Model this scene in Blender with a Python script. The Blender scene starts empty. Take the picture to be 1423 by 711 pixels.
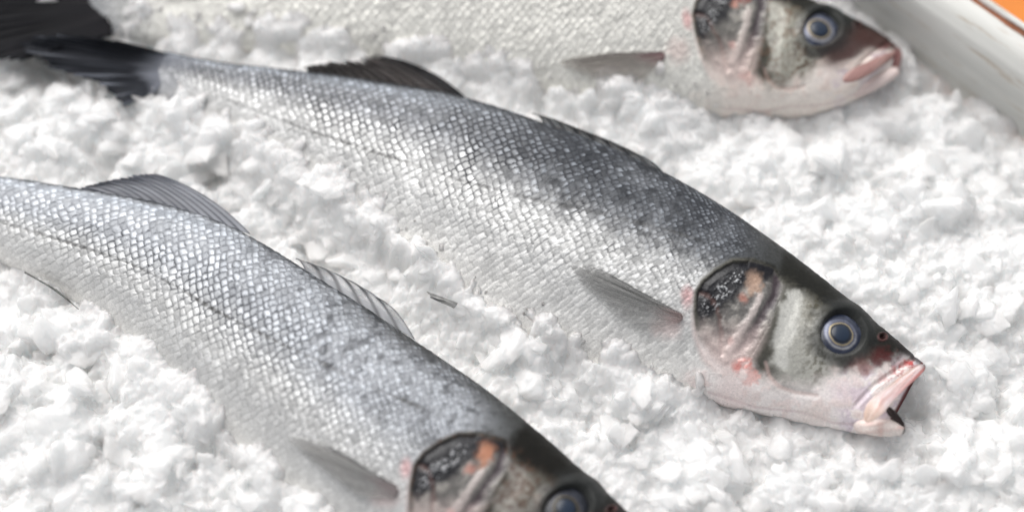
import bpy, math
import numpy as np
from mathutils import Vector
rng = np.random.default_rng(7)
SC = bpy.context.scene
COL = SC.collection
R = math.radians

# ------------------------------------------------------------------ camera
W, H = 1423.0, 711.0
TILT = R(27.0)
LENS, SENS = 75.0, 36.0
K = 0.000340                      # metres covered by one photo pixel at the look-at point
DIST = K * W / 2 / (SENS / 2 / LENS)
LOOK = np.array([0.0, 0.0, 0.012])
CAMP = LOOK + DIST * np.array([0.0, -math.sin(TILT), math.cos(TILT)])
cam_d = bpy.data.cameras.new("camera")
cam = bpy.data.objects.new("camera", cam_d)
COL.objects.link(cam)
cam.location = CAMP
cam.rotation_euler = (TILT, 0, 0)
cam_d.lens, cam_d.sensor_width = LENS, SENS
cam_d.clip_start, cam_d.clip_end = 0.01, 50
cam_d.dof.use_dof = True
cam_d.dof.focus_distance = DIST - 0.018
cam_d.dof.aperture_fstop = 1.9
SC.camera = cam

AX = np.array([1.0, 0, 0])
AY = np.array([0, math.cos(TILT), math.sin(TILT)])
AZ = np.array([0, -math.sin(TILT), math.cos(TILT)])   # towards the viewer


def P(px, py, z):
    """photo pixel -> point of the horizontal plane at height z (arrays welcome)"""
    px, py, z = np.broadcast_arrays(np.asarray(px, float), np.asarray(py, float), np.asarray(z, float))
    f = SENS / LENS / W
    d = (AX[None] * ((px.ravel() - W / 2) * f)[:, None] - AY[None] * ((py.ravel() - H / 2) * f)[:, None] - AZ[None])
    t = (z.ravel() - CAMP[2]) / d[:, 2]
    return (CAMP[None] + d * t[:, None]).reshape(px.shape + (3,))


def proj(p):
    q = p - CAMP
    dep = -(q @ AZ)
    f = SENS / LENS / W
    return (q @ AX) / dep / f + W / 2, H / 2 - (q @ AY) / dep / f


# ------------------------------------------------------------------ light
SUN_EL, SUN_AZ = R(52), R(-28)    # azimuth measured from +Y, negative to the left
world = bpy.data.worlds.new("World")
SC.world = world
world.use_nodes = True
wn = world.node_tree.nodes
wl = world.node_tree.links
bg = wn["Background"]
sky = wn.new("ShaderNodeTexSky")
sky.sky_type = 'NISHITA'
sky.sun_disc = False
sky.sun_elevation = SUN_EL
sky.sun_rotation = SUN_AZ
sky.dust_density = 3.0
sky.air_density = 0.6
sky.ozone_density = 0.6
hs = wn.new("ShaderNodeHueSaturation"); hs.inputs["Saturation"].default_value = 0.14
wl.new(sky.outputs[0], hs.inputs["Color"]); wl.new(hs.outputs[0], bg.inputs[0])
bg.inputs[1].default_value = 0.15
sd = bpy.data.lights.new("sun", 'SUN')
sd.energy = 1.5
sd.angle = R(58)
sd.color = (1.0, 0.98, 0.95)
sun = bpy.data.objects.new("sun", sd)
COL.objects.link(sun)
sdir = Vector((math.sin(SUN_AZ) * math.cos(SUN_EL), math.cos(SUN_AZ) * math.cos(SUN_EL), math.sin(SUN_EL)))
sun.rotation_euler = sdir.to_track_quat('Z', 'Y').to_euler()
sun.location = (0, 0, 2)
SC.view_settings.view_transform = 'Standard'
SC.view_settings.look = 'None'
SC.view_settings.gamma = 1
SC.view_settings.exposure = 0.42
SC.cycles.max_bounces = 10
SC.cycles.diffuse_bounces = 5


# ------------------------------------------------------------------ noise
def _h(ix, iy, s):
    n = (ix.astype(np.int64) * 374761393 + iy.astype(np.int64) * 668265263 + s * 1442695041) & 0xffffffff
    n = ((n ^ (n >> 13)) * 1274126177) & 0xffffffff
    n = ((n ^ (n >> 16)) * 2246822519) & 0xffffffff
    return ((n ^ (n >> 15)) & 0xffffff) / float(0xffffff)


def vnoise(x, y, s=0):
    ix, iy = np.floor(x), np.floor(y)
    fx, fy = x - ix, y - iy
    fx = fx * fx * fx * (fx * (fx * 6 - 15) + 10)
    fy = fy * fy * fy * (fy * (fy * 6 - 15) + 10)
    a = _h(ix, iy, s); b = _h(ix + 1, iy, s); c = _h(ix, iy + 1, s); d = _h(ix + 1, iy + 1, s)
    return ((a + (b - a) * fx) * (1 - fy) + (c + (d - c) * fx) * fy) * 2 - 1


def fbm(x, y, s=0, o=4):
    r, a, t = 0, 1.0, 0
    for k in range(o):
        r = r + a * vnoise(x * 2 ** k + 17.3 * k, y * 2 ** k - 9.1 * k, s + k)
        t += a
        a *= 0.55
    return r / t


def sst(a, b, x):
    t = np.clip((x - a) / (b - a), 0, 1)
    return t * t * (3 - 2 * t)


def lump_field(x, y, cell, s, edge=3.0, facet=0.0):
    """overlapping flat-topped lumps: height in 0..1, the highest one on top"""
    gx, gy = x / cell, y / cell
    ix, iy = np.floor(gx), np.floor(gy)
    best = np.full(x.shape, -9.0)
    for dx in (-1, 0, 1):
        for dy in (-1, 0, 1):
            cx, cy = ix + dx, iy + dy
            jx = cx + 0.5 + 0.9 * (_h(cx, cy, s) - .5)
            jy = cy + 0.5 + 0.9 * (_h(cx, cy, s + 1) - .5)
            hh = _h(cx, cy, s + 2)
            rr = 0.55 + 0.45 * _h(cx, cy, s + 3)
            tx = (_h(cx, cy, s + 4) - .5) * 1.1
            ty = (_h(cx, cy, s + 5) - .5) * 1.1
            ux, uy = gx - jx, gy - jy
            d = np.sqrt(ux * ux + uy * uy)
            if facet:
                # an irregular five-sided crystal instead of a round lump
                a0 = _h(cx, cy, s + 6) * 6.283
                q = np.zeros(x.shape)
                for k in range(5):
                    a = a0 + k * 1.2566 + (_h(cx, cy, s + 7 + k) - .5) * .9
                    q = np.maximum(q, (ux * np.cos(a) + uy * np.sin(a)) / (.62 + .38 * _h(cx, cy, s + 13 + k)))
                d = d * (1 - facet) + q * facet * 1.12
            d = d / rr
            v = hh + ux * tx + uy * ty - np.clip(d, 0, 3) ** (edge * 2) * 0.9 - 0.1 * d * d
            best = np.maximum(best, v)
    return np.clip(best, -0.6, 1.3)


# ------------------------------------------------------------------ mesh helpers
def tag(o, label=None, cat=None, group=None, kind=None):
    for k, v in (("label", label), ("category", cat), ("group", group), ("kind", kind)):
        if v:
            o[k] = v
    return o


def grid_faces(nu, nv, wrap_v=False, wrap_u=False, off=0):
    uu = nu if wrap_u else nu - 1
    vv = nv if wrap_v else nv - 1
    i = np.arange(uu)[:, None]; j = np.arange(vv)[None]
    a = i * nv + j
    b = ((i + 1) % nu) * nv + j
    c = ((i + 1) % nu) * nv + (j + 1) % nv
    d = i * nv + (j + 1) % nv
    return np.stack([a + 0 * b, b, c, d], -1).reshape(-1, 4) + off


def mesh_obj(name, v, f, mat, parent=None, smooth=True, attrs=None):
    """v (n,3), f (m,k) -> ONE linked mesh object"""
    me = bpy.data.meshes.new(name)
    v = np.ascontiguousarray(v, dtype=np.float32)
    f = np.ascontiguousarray(f, dtype=np.int32)
    k = f.shape[1]
    me.vertices.add(len(v)); me.vertices.foreach_set("co", v.ravel())
    me.loops.add(f.size); me.loops.foreach_set("vertex_index", f.ravel())
    me.polygons.add(len(f))
    me.polygons.foreach_set("loop_start", np.arange(0, f.size, k, dtype=np.int32))
    me.polygons.foreach_set("use_smooth", np.full(len(f), smooth, dtype=bool))
    me.update(calc_edges=True)
    me.validate()
    for key, arr in (attrs or {}).items():
        arr = np.asarray(arr, dtype=np.float32)
        if arr.ndim == 2:
            a = me.attributes.new(key, 'FLOAT_COLOR', 'POINT')
            buf = np.ones((len(v), 4), np.float32); buf[:, :3] = arr
            a.data.foreach_set("color", buf.ravel())
        else:
            a = me.attributes.new(key, 'FLOAT', 'POINT')
            a.data.foreach_set("value", arr)
    me.materials.append(mat)
    o = bpy.data.objects.new(name, me)
    COL.objects.link(o)
    if parent is not None:
        o.parent = parent
        o.matrix_parent_inverse.identity()
        o.location = -Vector(parent.location)
    return o


def normals_grid(p):
    du = np.gradient(p, axis=0); dv = np.gradient(p, axis=1)
    n = np.cross(du, dv)
    n /= np.linalg.norm(n, axis=-1, keepdims=True) + 1e-12
    return n


def spl(t, pts):
    """Catmull-Rom through pts (rows) at parameters t in index units"""
    pts = np.asarray(pts, float)
    if pts.ndim == 1:
        pts = pts[:, None]
    n = len(pts)
    i = np.clip(np.floor(t).astype(int), 0, n - 2)
    f = (t - i)[:, None]
    g = lambda k: pts[np.clip(k, 0, n - 1)]
    p0, p1, p2, p3 = g(i - 1), g(i), g(i + 1), g(i + 2)
    p0 = np.where((i == 0)[:, None], 2 * p1 - p2, p0)
    p3 = np.where((i == n - 2)[:, None], 2 * p2 - p1, p3)
    return 0.5 * (2 * p1 + (p2 - p0) * f + (2 * p0 - 5 * p1 + 4 * p2 - p3) * f ** 2 + (3 * p1 - p0 - 3 * p2 + p3) * f ** 3)


# ------------------------------------------------------------------ materials
def new_mat(name):
    m = bpy.data.materials.new(name)
    m.use_nodes = True
    nt = m.node_tree
    return m, nt.nodes, nt.links, nt.nodes["Principled BSDF"]


def attr(n, name):
    a = n.new("ShaderNodeAttribute"); a.attribute_name = name
    return a


def noise(n, l, scale, detail=4, rough=.6, co=None):
    t = n.new("ShaderNodeTexNoise")
    t.inputs["Scale"].default_value = scale
    t.inputs["Detail"].default_value = detail
    t.inputs["Roughness"].default_value = rough
    if co is None:
        c = n.new("ShaderNodeTexCoord"); co = c.outputs["Object"]
    l.new(co, t.inputs["Vector"])
    return t


def ramp(n, l, src, stops):
    r = n.new("ShaderNodeValToRGB")
    e = r.color_ramp.elements
    while len(e) < len(stops):
        e.new(0.5)
    for k, (p, c) in enumerate(stops):
        e[k].position = p
        e[k].color = (*c, 1) if len(c) == 3 else c
    l.new(src, r.inputs[0])
    return r


def bump(n, l, bs, src, strength, dist):
    b = n.new("ShaderNodeBump")
    b.inputs["Strength"].default_value = strength
    b.inputs["Distance"].default_value = dist
    l.new(src, b.inputs["Height"])
    l.new(b.outputs[0], bs.inputs["Normal"])
    return b


def fish_mat():
    m, n, l, b = new_mat("wet_fish_skin")
    c = attr(n, "col"); me = attr(n, "met"); rg = attr(n, "rgh")
    nz = noise(n, l, 1500, 3, .7)
    rp = ramp(n, l, nz.outputs[0], [(0.3, (.75, .75, .75)), (0.7, (1.2, 1.2, 1.2))])
    mx = n.new("ShaderNodeMix"); mx.data_type = 'RGBA'; mx.blend_type = 'MULTIPLY'
    mx.inputs[0].default_value = 0.8
    l.new(c.outputs["Color"], mx.inputs[6]); l.new(rp.outputs[0], mx.inputs[7])
    l.new(mx.outputs[2], b.inputs["Base Color"])
    l.new(me.outputs["Fac"], b.inputs["Metallic"])
    l.new(rg.outputs["Fac"], b.inputs["Roughness"])
    sp_ = attr(n, "spc"); l.new(sp_.outputs["Fac"], b.inputs["Specular IOR Level"])
    b.inputs["Coat Weight"].default_value = 0.05
    b.inputs["Coat Roughness"].default_value = 0.10
    b.inputs["Coat IOR"].default_value = 1.35
    nb = noise(n, l, 900, 4, .65)
    bump(n, l, b, nb.outputs[0], 0.35, 0.0006)
    return m


def ice_mat():
    m, n, l, b = new_mat("crushed_wet_ice")
    big = noise(n, l, 28, 3, .5)
    rp = ramp(n, l, big.outputs[0], [(0.38, (.93, .928, .915)), (0.60, (.985, .98, .97))])
    l.new(rp.outputs[0], b.inputs["Base Color"])
    b.inputs["Roughness"].default_value = 0.10
    b.inputs["IOR"].default_value = 1.33
    b.inputs["Subsurface Weight"].default_value = 1.0
    b.inputs["Subsurface Radius"].default_value = (0.92, 0.98, 1.0)
    b.inputs["Subsurface Scale"].default_value = 0.014
    b.inputs["Transmission Weight"].default_value = 0.24
    nb = noise(n, l, 650, 5, .7)
    bump(n, l, b, nb.outputs[0], 0.22, 0.0008)
    return m


def fin_mat():
    m, n, l, b = new_mat("fin_membrane")
    c = attr(n, "col"); al = attr(n, "alp")
    l.new(c.outputs["Color"], b.inputs["Base Color"])
    b.inputs["Roughness"].default_value = 0.38
    b.inputs["Specular IOR Level"].default_value = 0.05
    l.new(al.outputs["Fac"], b.inputs["Alpha"])
    nb = noise(n, l, 1100, 3, .6)
    bump(n, l, b, nb.outputs[0], 0.25, 0.0004)
    return m


def eye_mat():
    m, n, l, b = new_mat("fish_eye")
    c = attr(n, "col"); me = attr(n, "met")
    l.new(c.outputs["Color"], b.inputs["Base Color"])
    l.new(me.outputs["Fac"], b.inputs["Metallic"])
    b.inputs["Roughness"].default_value = 0.28
    b.inputs["Specular IOR Level"].default_value = 0.3
    b.inputs["Coat Weight"].default_value = 0.3
    b.inputs["Coat Roughness"].default_value = 0.05
    return m


def tray_mat():
    m, n, l, b = new_mat("chipped_white_enamel")
    at = attr(n, "rst")
    tc = n.new("ShaderNodeTexCoord")
    mp = n.new("ShaderNodeMapping"); mp.inputs["Scale"].default_value = (0.12, 1, 1)
    l.new(tc.outputs["Object"], mp.inputs[0])
    st = noise(n, l, 260, 5, .7, mp.outputs[0])       # scratches along the wall
    st2 = noise(n, l, 60, 4, .6, mp.outputs[0])
    sp = noise(n, l, 150, 5, .7, mp.outputs[0])
    base = ramp(n, l, st2.outputs[0], [(0.3, (.50, .50, .475)), (0.7, (.66, .655, .625))])
    sc = ramp(n, l, st.outputs[0], [(0.56, (0, 0, 0)), (0.66, (1, 1, 1))])
    mx = n.new("ShaderNodeMix"); mx.data_type = 'RGBA'
    sm = n.new("ShaderNodeMath"); sm.operation = 'MULTIPLY'; sm.inputs[1].default_value = 0.45
    l.new(sc.outputs[0], sm.inputs[0]); l.new(sm.outputs[0], mx.inputs[0])
    l.new(base.outputs[0], mx.inputs[6]); mx.inputs[7].default_value = (.30, .20, .10, 1)
    # rust where the rim is chipped
    ad = n.new("ShaderNodeMath"); ad.operation = 'ADD'
    l.new(sp.outputs[0], ad.inputs[0]); l.new(at.outputs["Fac"], ad.inputs[1])
    rr = ramp(n, l, ad.outputs[0], [(0.74, (0, 0, 0)), (0.90, (1, 1, 1))])
    rc = ramp(n, l, st.outputs[0], [(0.35, (.035, .011, .005)), (0.62, (.30, .085, .018))])
    m2 = n.new("ShaderNodeMix"); m2.data_type = 'RGBA'
    l.new(rr.outputs[0], m2.inputs[0]); l.new(mx.outputs[2], m2.inputs[6]); l.new(rc.outputs[0], m2.inputs[7])
    l.new(m2.outputs[2], b.inputs["Base Color"])
    b.inputs["Roughness"].default_value = 0.38
    bump(n, l, b, st.outputs[0], 0.15, 0.0006)
    return m


def table_mat():
    m, n, l, b = new_mat("orange_painted_table")
    nz = noise(n, l, 25, 4, .6)
    rp = ramp(n, l, nz.outputs[0], [(0.3, (.58, .165, .006)), (0.7, (.68, .21, .010))])
    l.new(rp.outputs[0], b.inputs["Base Color"])
    b.inputs["Roughness"].default_value = 0.5
    return m


M_FISH, M_ICE, M_FIN, M_EYE, M_TRAY, M_TABLE = fish_mat(), ice_mat(), fin_mat(), eye_mat(), tray_mat(), table_mat()


# ------------------------------------------------------------------ the fish
# anatomical stations 0 (tail stalk) .. 17 (snout); D = back edge, V = belly edge, photo pixels
FA_D = [(232, 72), (300, 85), (380, 94), (460, 103), (540, 114), (620, 127), (700, 149), (780, 177), (860, 207),
        (930, 240), (990, 274), (1046, 311), (1100, 350), (1152, 391), (1200, 431), (1240, 465), (1268, 489), (1284, 503)]
FA_V = [(205, 128), (258, 158), (324, 200), (392, 250), (457, 305), (522, 360), (586, 410), (650, 462), (722, 498),
        (800, 522), (875, 541), (948, 555), (1010, 568), (1072, 580), (1130, 592), (1175, 600), (1205, 604), (1228, 606)]
FT_D = [(120, -25), (200, -52), (290, -78), (380, -100), (470, -118), (560, -130), (650, -137), (735, -138), (810, -132),
        (880, -118), (940, -98), (1000, -72), (1062, -36), (1116, -6), (1160, 13), (1203, 34), (1234, 53), (1247, 66)]
FT_V = [(130, 42), (200, 58), (285, 68), (370, 79), (455, 91), (545, 105), (630, 123), (712, 144), (788, 158),
        (855, 168), (915, 171), (970, 172), (1025, 168), (1072, 166), (1116, 162), (1172, 148), (1215, 126), (1236, 112)]
FB_D = [(-110, 225), (-30, 240), (60, 253), (150, 268), (230, 283), (310, 308), (376, 342), (440, 382), (505, 422),
        (568, 464), (628, 504), (688, 546), (740, 588), (790, 632), (834, 672), (868, 704), (892, 728), (906, 744)]
FB_V = [(-135, 285), (-70, 328), (0, 366), (72, 402), (140, 450), (205, 510), (262, 570), (325, 630), (385, 685),
        (440, 735), (490, 768), (545, 797), (610, 812), (675, 822), (738, 824), (792, 817), (835, 810), (868, 797)]
HALF_B = [1.5, 12, 25, 37, 49, 60, 69, 75, 78, 79, 78, 75, 71, 65, 55, 42, 29, 19]     # half thickness, pixels
LAT = [(190, 98), (280, 126), (350, 152), (417, 178), (500, 205), (585, 233), (650, 254), (745, 279), (793, 288),
       (895, 311), (978, 335), (1300, 430)]

NS, NT_TOP, NT_BOT = 1150, 330, 60
th = np.concatenate([np.linspace(-0.12, math.pi + 0.25, NT_TOP, endpoint=False),
                     np.linspace(math.pi + 0.25, 2 * math.pi - 0.12, NT_BOT, endpoint=False)])
NT = len(th)


def body_grid(D, V, zmid, b_scale=1.0, roll=0.0):
    t = np.linspace(0, 17, NS)
    d = spl(t, D); v = spl(t, V); b = spl(t, HALF_B)[:, 0] * K * b_scale
    # the fish lies a little on its belly: back edge up, belly edge sunk in the ice
    hd = .0125 * np.interp(t, [0, 3, 6, 10, 12, 14, 17], [.15, .6, 1, 1, .7, .35, .1]) * b_scale
    pd = P(d[:, 0], d[:, 1], zmid + hd); pv = P(v[:, 0], v[:, 1], zmid - hd)
    mid = (pd + pv) / 2
    a = (pd - pv) / 2 * 0.972
    ct, stt = np.cos(th), np.sin(th)
    # a fish section: widest above the middle, narrowing to the belly
    wz = np.sign(stt) * np.abs(stt) ** (1.0 + 0.12 * ct)
    ah = a / np.linalg.norm(a, axis=1, keepdims=True)
    up = np.array([[0, 0, 1.0]]) - ah * ah[:, 2:3]
    up /= np.linalg.norm(up, axis=1, keepdims=True)
    g = mid[:, None] + a[:, None] * ct[None, :, None] + up[:, None] * (b[:, None] * wz[None])[..., None]
    # lean the section so the back turns to the sky or away
    if roll:
        g[..., 2] += roll * b[:, None] * ct[None] * np.clip(stt, 0, 1)[None]
    return t, g


def seg_d(x, y, pts):
    """distance to polyline and the parameter along it (0..1)"""
    best = np.full(x.shape, 1e9); par = np.zeros(x.shape)
    pts = np.asarray(pts, float)
    L = np.concatenate([[0], np.cumsum(np.hypot(*np.diff(pts, axis=0).T))])
    for i in range(len(pts) - 1):
        ax, ay = pts[i]; bx, by = pts[i + 1]
        ex, ey = bx - ax, by - ay
        q = np.clip(((x - ax) * ex + (y - ay) * ey) / (ex * ex + ey * ey), 0, 1)
        dd = np.hypot(x - ax - q * ex, y - ay - q * ey)
        mk = dd < best
        best = np.where(mk, dd, best)
        par = np.where(mk, (L[i] + q * (L[i + 1] - L[i])) / L[-1], par)
    return best, par


def poly_sd(x, y, pts):
    """signed distance, negative inside"""
    pts = list(pts)
    d, _ = seg_d(x, y, pts + [pts[0]])
    ins = np.zeros(x.shape, bool)
    n = len(pts)
    for i in range(n):
        x1, y1 = pts[i]; x2, y2 = pts[(i + 1) % n]
        if y1 == y2:
            continue
        c = ((y1 > y) != (y2 > y)) & (x < (x2 - x1) * (y - y1) / (y2 - y1) + x1)
        ins ^= c
    return np.where(ins, -d, d)


# canonical pixels: where each (station, angle) of the MIDDLE fish sits in the photo; every fish reuses its anatomy
T0, GA = body_grid(FA_D, FA_V, 0.008)
CX, CY = proj(GA.reshape(-1, 3))
CX = CX.reshape(NS, NT); CY = CY.reshape(NS, NT)
ARC_S = None

GILL_REAR = [(1074, 372), (1050, 366), (1020, 364), (996, 377), (978, 392), (969, 407), (968, 433), (972, 464), (983, 494), (1004, 520), (1030, 538)]
PREOP = [(1096, 396), (1087, 401), (1079, 425), (1068, 455), (1053, 481), (1040, 503), (1034, 520), (1050, 535), (1080, 545)]
GILL_POLY = [(1074, 372), (1045, 363), (1018, 364), (996, 376), (978, 391), (969, 407), (968, 433), (972, 464), (983, 494),
             (1004, 515), (1026, 520), (1040, 503), (1053, 481), (1068, 455), (1079, 425), (1090, 398)]
CHEEK = [(1092, 399), (1120, 403), (1150, 425), (1175, 500), (1150, 545), (1110, 552), (1078, 535), (1064, 505), (1072, 460), (1082, 425)]


def mixc(c, w, new):
    w = np.clip(w, 0, 1)[..., None]
    return c * (1 - w) + np.asarray(new, float) * w


def build_fish(name, D, V, zmid, look, label, seed):
    t, g = body_grid(D, V, zmid, look.get('b', 1.0), look.get('roll', 0))
    root = bpy.data.objects.new(name, None)
    COL.objects.link(root)
    base = g[NS // 2].mean(0).copy(); base[2] = g[NS // 2, :, 2].min()
    root.location = base
    root.empty_display_size = 0.02
    tag(root, label, "fish", "sea bass lying on the crushed ice")
    nrm = normals_grid(g)
    if nrm[NS // 2, NT_TOP // 2, 2] < 0:
        nrm = -nrm
    x, y = CX, CY
    tt = np.broadcast_to(t[:, None], x.shape)
    # arc coordinates in pixels of this fish
    ds = np.linalg.norm(np.diff(g[:, NT_TOP // 2], axis=0), axis=1) / K
    su = np.concatenate([[0], np.cumsum(ds)])
    dv = np.linalg.norm(np.diff(g, axis=1), axis=2) / K
    sv = np.concatenate([np.zeros((NS, 1)), np.cumsum(dv, 1)], 1)
    f = np.clip((th / math.pi), 0, 1)[None] * np.ones((NS, 1))
    # lateral line position per row
    lat = np.asarray(LAT, float)
    ly = np.interp(x, lat[:, 0], lat[:, 1])
    dif = np.abs(y - ly); dif[:, NT_TOP:] = 1e9
    jl = np.argmin(dif, 1)
    sl = sv[np.arange(NS), jl]
    ker = np.ones(61) / 61
    sl = np.convolve(np.pad(sl, 30, 'edge'), ker, 'valid')
    # ---- scales
    size = np.interp(t, [0, 2, 4, 8, 10, 12], [9, 12.5, 14, 13, 9.8, 7.5])
    uc = np.concatenate([[0], np.cumsum(ds / ((size[1:] + size[:-1]) / 2))])[:, None] * 1.0
    vc = (sv - sl[:, None]) / (size[:, None] * 1.16)
    wob = 0.26
    uu = uc + wob * fbm(uc * .35, vc * .35, seed + 3, 2) + 0.05 * vnoise(uc * 2, vc * 2, seed + 4)
    vv = vc + wob * fbm(uc * .35 + 9, vc * .35, seed + 8, 2)
    # staggered lattice: column a, row r ; the foremost disc that covers the point wins
    best = np.full(x.shape, -1e9); sp = np.zeros(x.shape); sq = np.zeros(x.shape); rid = np.zeros(x.shape); rid2 = np.zeros(x.shape); rid3 = np.zeros(x.shape)
    ed = np.zeros(x.shape)
    PU = .455
    i0 = np.floor(uu / PU)
    for da in (-1, 0, 1, 2):
        a = i0 + da
        off = 0.5 * (np.mod(a, 2))
        # columns are one half pitch apart, rows alternate
        cu = a * PU
        r0 = np.round(vv - off)
        for dr in (-1, 0, 1):
            r = r0 + dr
            cv = r + off
            jx = (_h(a, r, seed) - .5) * .20
            jy = (_h(a, r, seed + 1) - .5) * .24
            ex = uu - cu - jx; ey = vv - cv - jy
            # exposed rear margin is the rounded arc towards the tail
            dd = ((np.abs(ex) / .78) ** 1.5 + (np.abs(ey) / 0.64) ** 1.5) ** (1 / 1.5)
            cov = dd < 1
            key = cu + jx
            win = cov & (key > best)
            best = np.where(win, key, best)
            sp = np.where(win, -ex, sp); sq = np.where(win, ey, sq); ed = np.where(win, dd, ed)
            rid = np.where(win, _h(a, r, seed + 2), rid)
            rid2 = np.where(win, _h(a, r, seed + 3), rid2)
            rid3 = np.where(win, _h(a, r, seed + 4), rid3)
    # scales live behind the gill cover and stop on the bare head
    gsd = poly_sd(x, y, GILL_POLY)
    gran = sst(560, 800, x) * (1 - sst(.40, .5, f))
    behind = sst(4, 14, x * 0 + gsd) * (1 - sst(1000, 1015, x + 0.0 * y)) + 0
    crest = (1 - sst(1010, 1075, x)) * sst(1, 8, gsd)         # scales thin out over the nape
    rear_mask = np.where((y > 520) & (x > 985), 0, 1)
    smask = np.where(x < 990, sst(3, 12, gsd), crest) * rear_mask
    belly_soft = 1 - 0.5 * sst(.8, 1.0, f)
    samp = size[:, None] * K * look.get('relief', .085)
    hgt = samp * smask * belly_soft * (np.clip(sp + .3, 0, 1.5) * 0.9 + sp * (rid - .5) * 1.0 + sq * (rid2 - .5) * 1.7 - 0.6 * sst(.80, 1.0, ed) + look.get('dome', .5) * (1 - ed ** 2) * (.5 + rid3))
    hgt = hgt * (1 - look.get('flat', .3) * sst(.5, .8, f))
    # ---- colour of the body
    n1 = fbm(uc * .12, vc * .16, seed + 20, 4)
    n2 = fbm(uc * .6, vc * .6, seed + 30, 3)
    edgy = sst(.70, .95, ed)                                    # rear margin, dark pigment line
    cen = 1 - sst(0.15, .8, ed)
    df = f
    back_dark = np.array(look.get('back', (.018, .020, .023)))
    mid_grey = np.array(look.get('mid', (.165, .172, .185)))
    silver = np.array(look.get('silver', (.50, .50, .495)))
    white = np.array(look.get('white', (.80, .785, .755)))
    e0, e1, e2 = look.get('bands', (.11, .42, .74))
    fw = df + .035 * n1 + .02 * n2
    c = np.ones(x.shape + (3,)) * back_dark
    c = mixc(c, sst(e0 - .06, e0 + .10, fw), mid_grey)
    c = mixc(c, sst(e1 - .12, e1 + .09, fw), silver)
    c = mixc(c, sst(e2 - .16, e2 + .10, fw), white)
    # the darker front of the back
    fd = sst(560, 860, x) * (1 - sst(e1 - .1, e1 + .03, fw)) * look.get('front_dark', 1.0)
    c = mixc(c, fd * .92 * (.8 + .5 * n1), (.035, .039, .046))
    c = mixc(c, np.exp(-((fw - .17) / .055) ** 2) * (1 - sst(520, 760, x)) * .45 * look.get('strip', 1), (.27, .30, .34))  # blue-grey sheen along the rear back, painted into the colour
    c = mixc(c, sst(.13, .03, fw) * .9 * sst(300, 420, x), back_dark * 1.3)
    c = mixc(c, look.get('lateback', 0) * sst(.26, .10, fw) * sst(720, 960, x), (.045, .045, .045))
    # scale by scale variation
    var = 0.74 + 0.55 * rid3 + 0.25 * n2
    up_half = 1 - sst(e1, e1 + .25, fw)
    amp = (0.5 + 0.5 * up_half) * smask * look.get('var', 1.0)
    c = c * (1 + amp * (var - 1) * 1.0)[..., None]
    c = c * (1 + 0.9 * (cen * up_half * smask * (rid > .35)))[..., None]  # scale centres brightened: glints painted into the colour
    # dark pigment lines between scales
    lat_band = np.exp(-((fw - look.get('net', .31)) / look.get('netw', .19)) ** 2)
    net = sst(.46 + .18 * (1 - np.exp(-((fw - .33) / .15) ** 2)), .88, ed - .18 * sp) * smask * (lat_band * look.get('net_amt', .8) * 1.25 + .35 * up_half + .08)
    net = net * (0.25 + 1.0 * sst(-.35, .45, n1 + .6 * n2)) * (.55 + .6 * rid)
    fleck = gran * cen * sst(.55, .8, rid3 + .25 * n2) * smask
    c = mixc(c, fleck * .42, (.36, .39, .43))  # shiny specks of the front scales, painted as pale colour
    c = mixc(c, gran * sst(.1, .5, fbm(uc * .9, vc * .9, seed + 33, 3)) * .6 * (1 - fleck), (.02, .022, .026))
    c = mixc(c, net, look.get('netc', (.030, .032, .038)))
    # pits of pigment at the exposed root
    # lateral line
    lld = np.abs(sv - sl[:, None])
    ll = (1 - sst(.6, 3.4, lld + 1.6 * n2)) * sst(260, 330, x) * (1 - sst(960, 985, x))
    c = mixc(c, ll * .85 * (0.8 + .2 * np.sin(uc * 6.28)) * (.7 + .6 * n1), (.06, .058, .055))
    hgt = hgt - ll * .00010
    met = np.clip(.42 - .16 * (1 - sst(.40, .55, df)) - .26 * sst(.55, .95, df) - .2 * (1 - sst(.0, .12, df)), 0, 1) * (0.55 + .45 * cen) * (0.8 + .4 * rid)
    rgh = .26 + .28 * rid2 + .07 * (1 - sst(.40, .55, df)) + .12 * edgy + .1 * sst(.6, 1, df)
    # ---- stalk fade into the tail fin
    tl = 1 - sst(205, 300, x + 26 * n1 - (y - 100) * .15)
    c = mixc(c, tl * .9, (.11, .12, .145))
    smask = smask * (1 - .7 * tl)
    # ---- head
    hn = fbm(x / 14, y / 14, seed + 40, 5)
    hf = fbm(x / 3.2, y / 3.2, seed + 50, 3)
    hsp = fbm(x / 6, y / 6, seed + 55, 3)
    head = np.maximum(sst(1062, 1082, x + 6 * hn + 0.35 * (y - 400)), (gsd < 8) * sst(8, 2, gsd))
    head = np.maximum(head, sst(925, 1005, x + 26 * hn) * sst(485, 520, y + 14 * hn))
    nape = sst(1005, 1085, x + 8 * hn + (y - 350) * .3) * (f < .9)
    c = mixc(c, nape * sst(.0, .2, .45 - f) * .85, (.035, .036, .034))
    # head ground colour: dark crown -> mottled grey cheek -> white throat
    # "crown" distance below the outline of the back, in pixels
    dpx = spl(np.linspace(0, 17, 200), FA_D)
    cr, _ = seg_d(x[:, :], y[:, :], dpx[120::6])
    hc = np.ones(x.shape + (3,)) * np.array((.018, .018, .016))
    grey = np.array((.34, .345, .33))
    jaw_y = np.interp(x, [960, 1030, 1060, 1090, 1130, 1160, 1200, 1240, 1275], [470, 500, 530, 541, 537, 522, 518, 508, 498])
    low = sst(-22, 16, y - jaw_y + 9 * hn)
    hc = mixc(hc, sst(28, 48, cr + 8 * hn + 5 * hf), (.075, .072, .06))
    ch = poly_sd(x, y, CHEEK)
    hc = mixc(hc, sst(5, -22, ch + 9 * hn) * .9, (.40, .395, .36))
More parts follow.
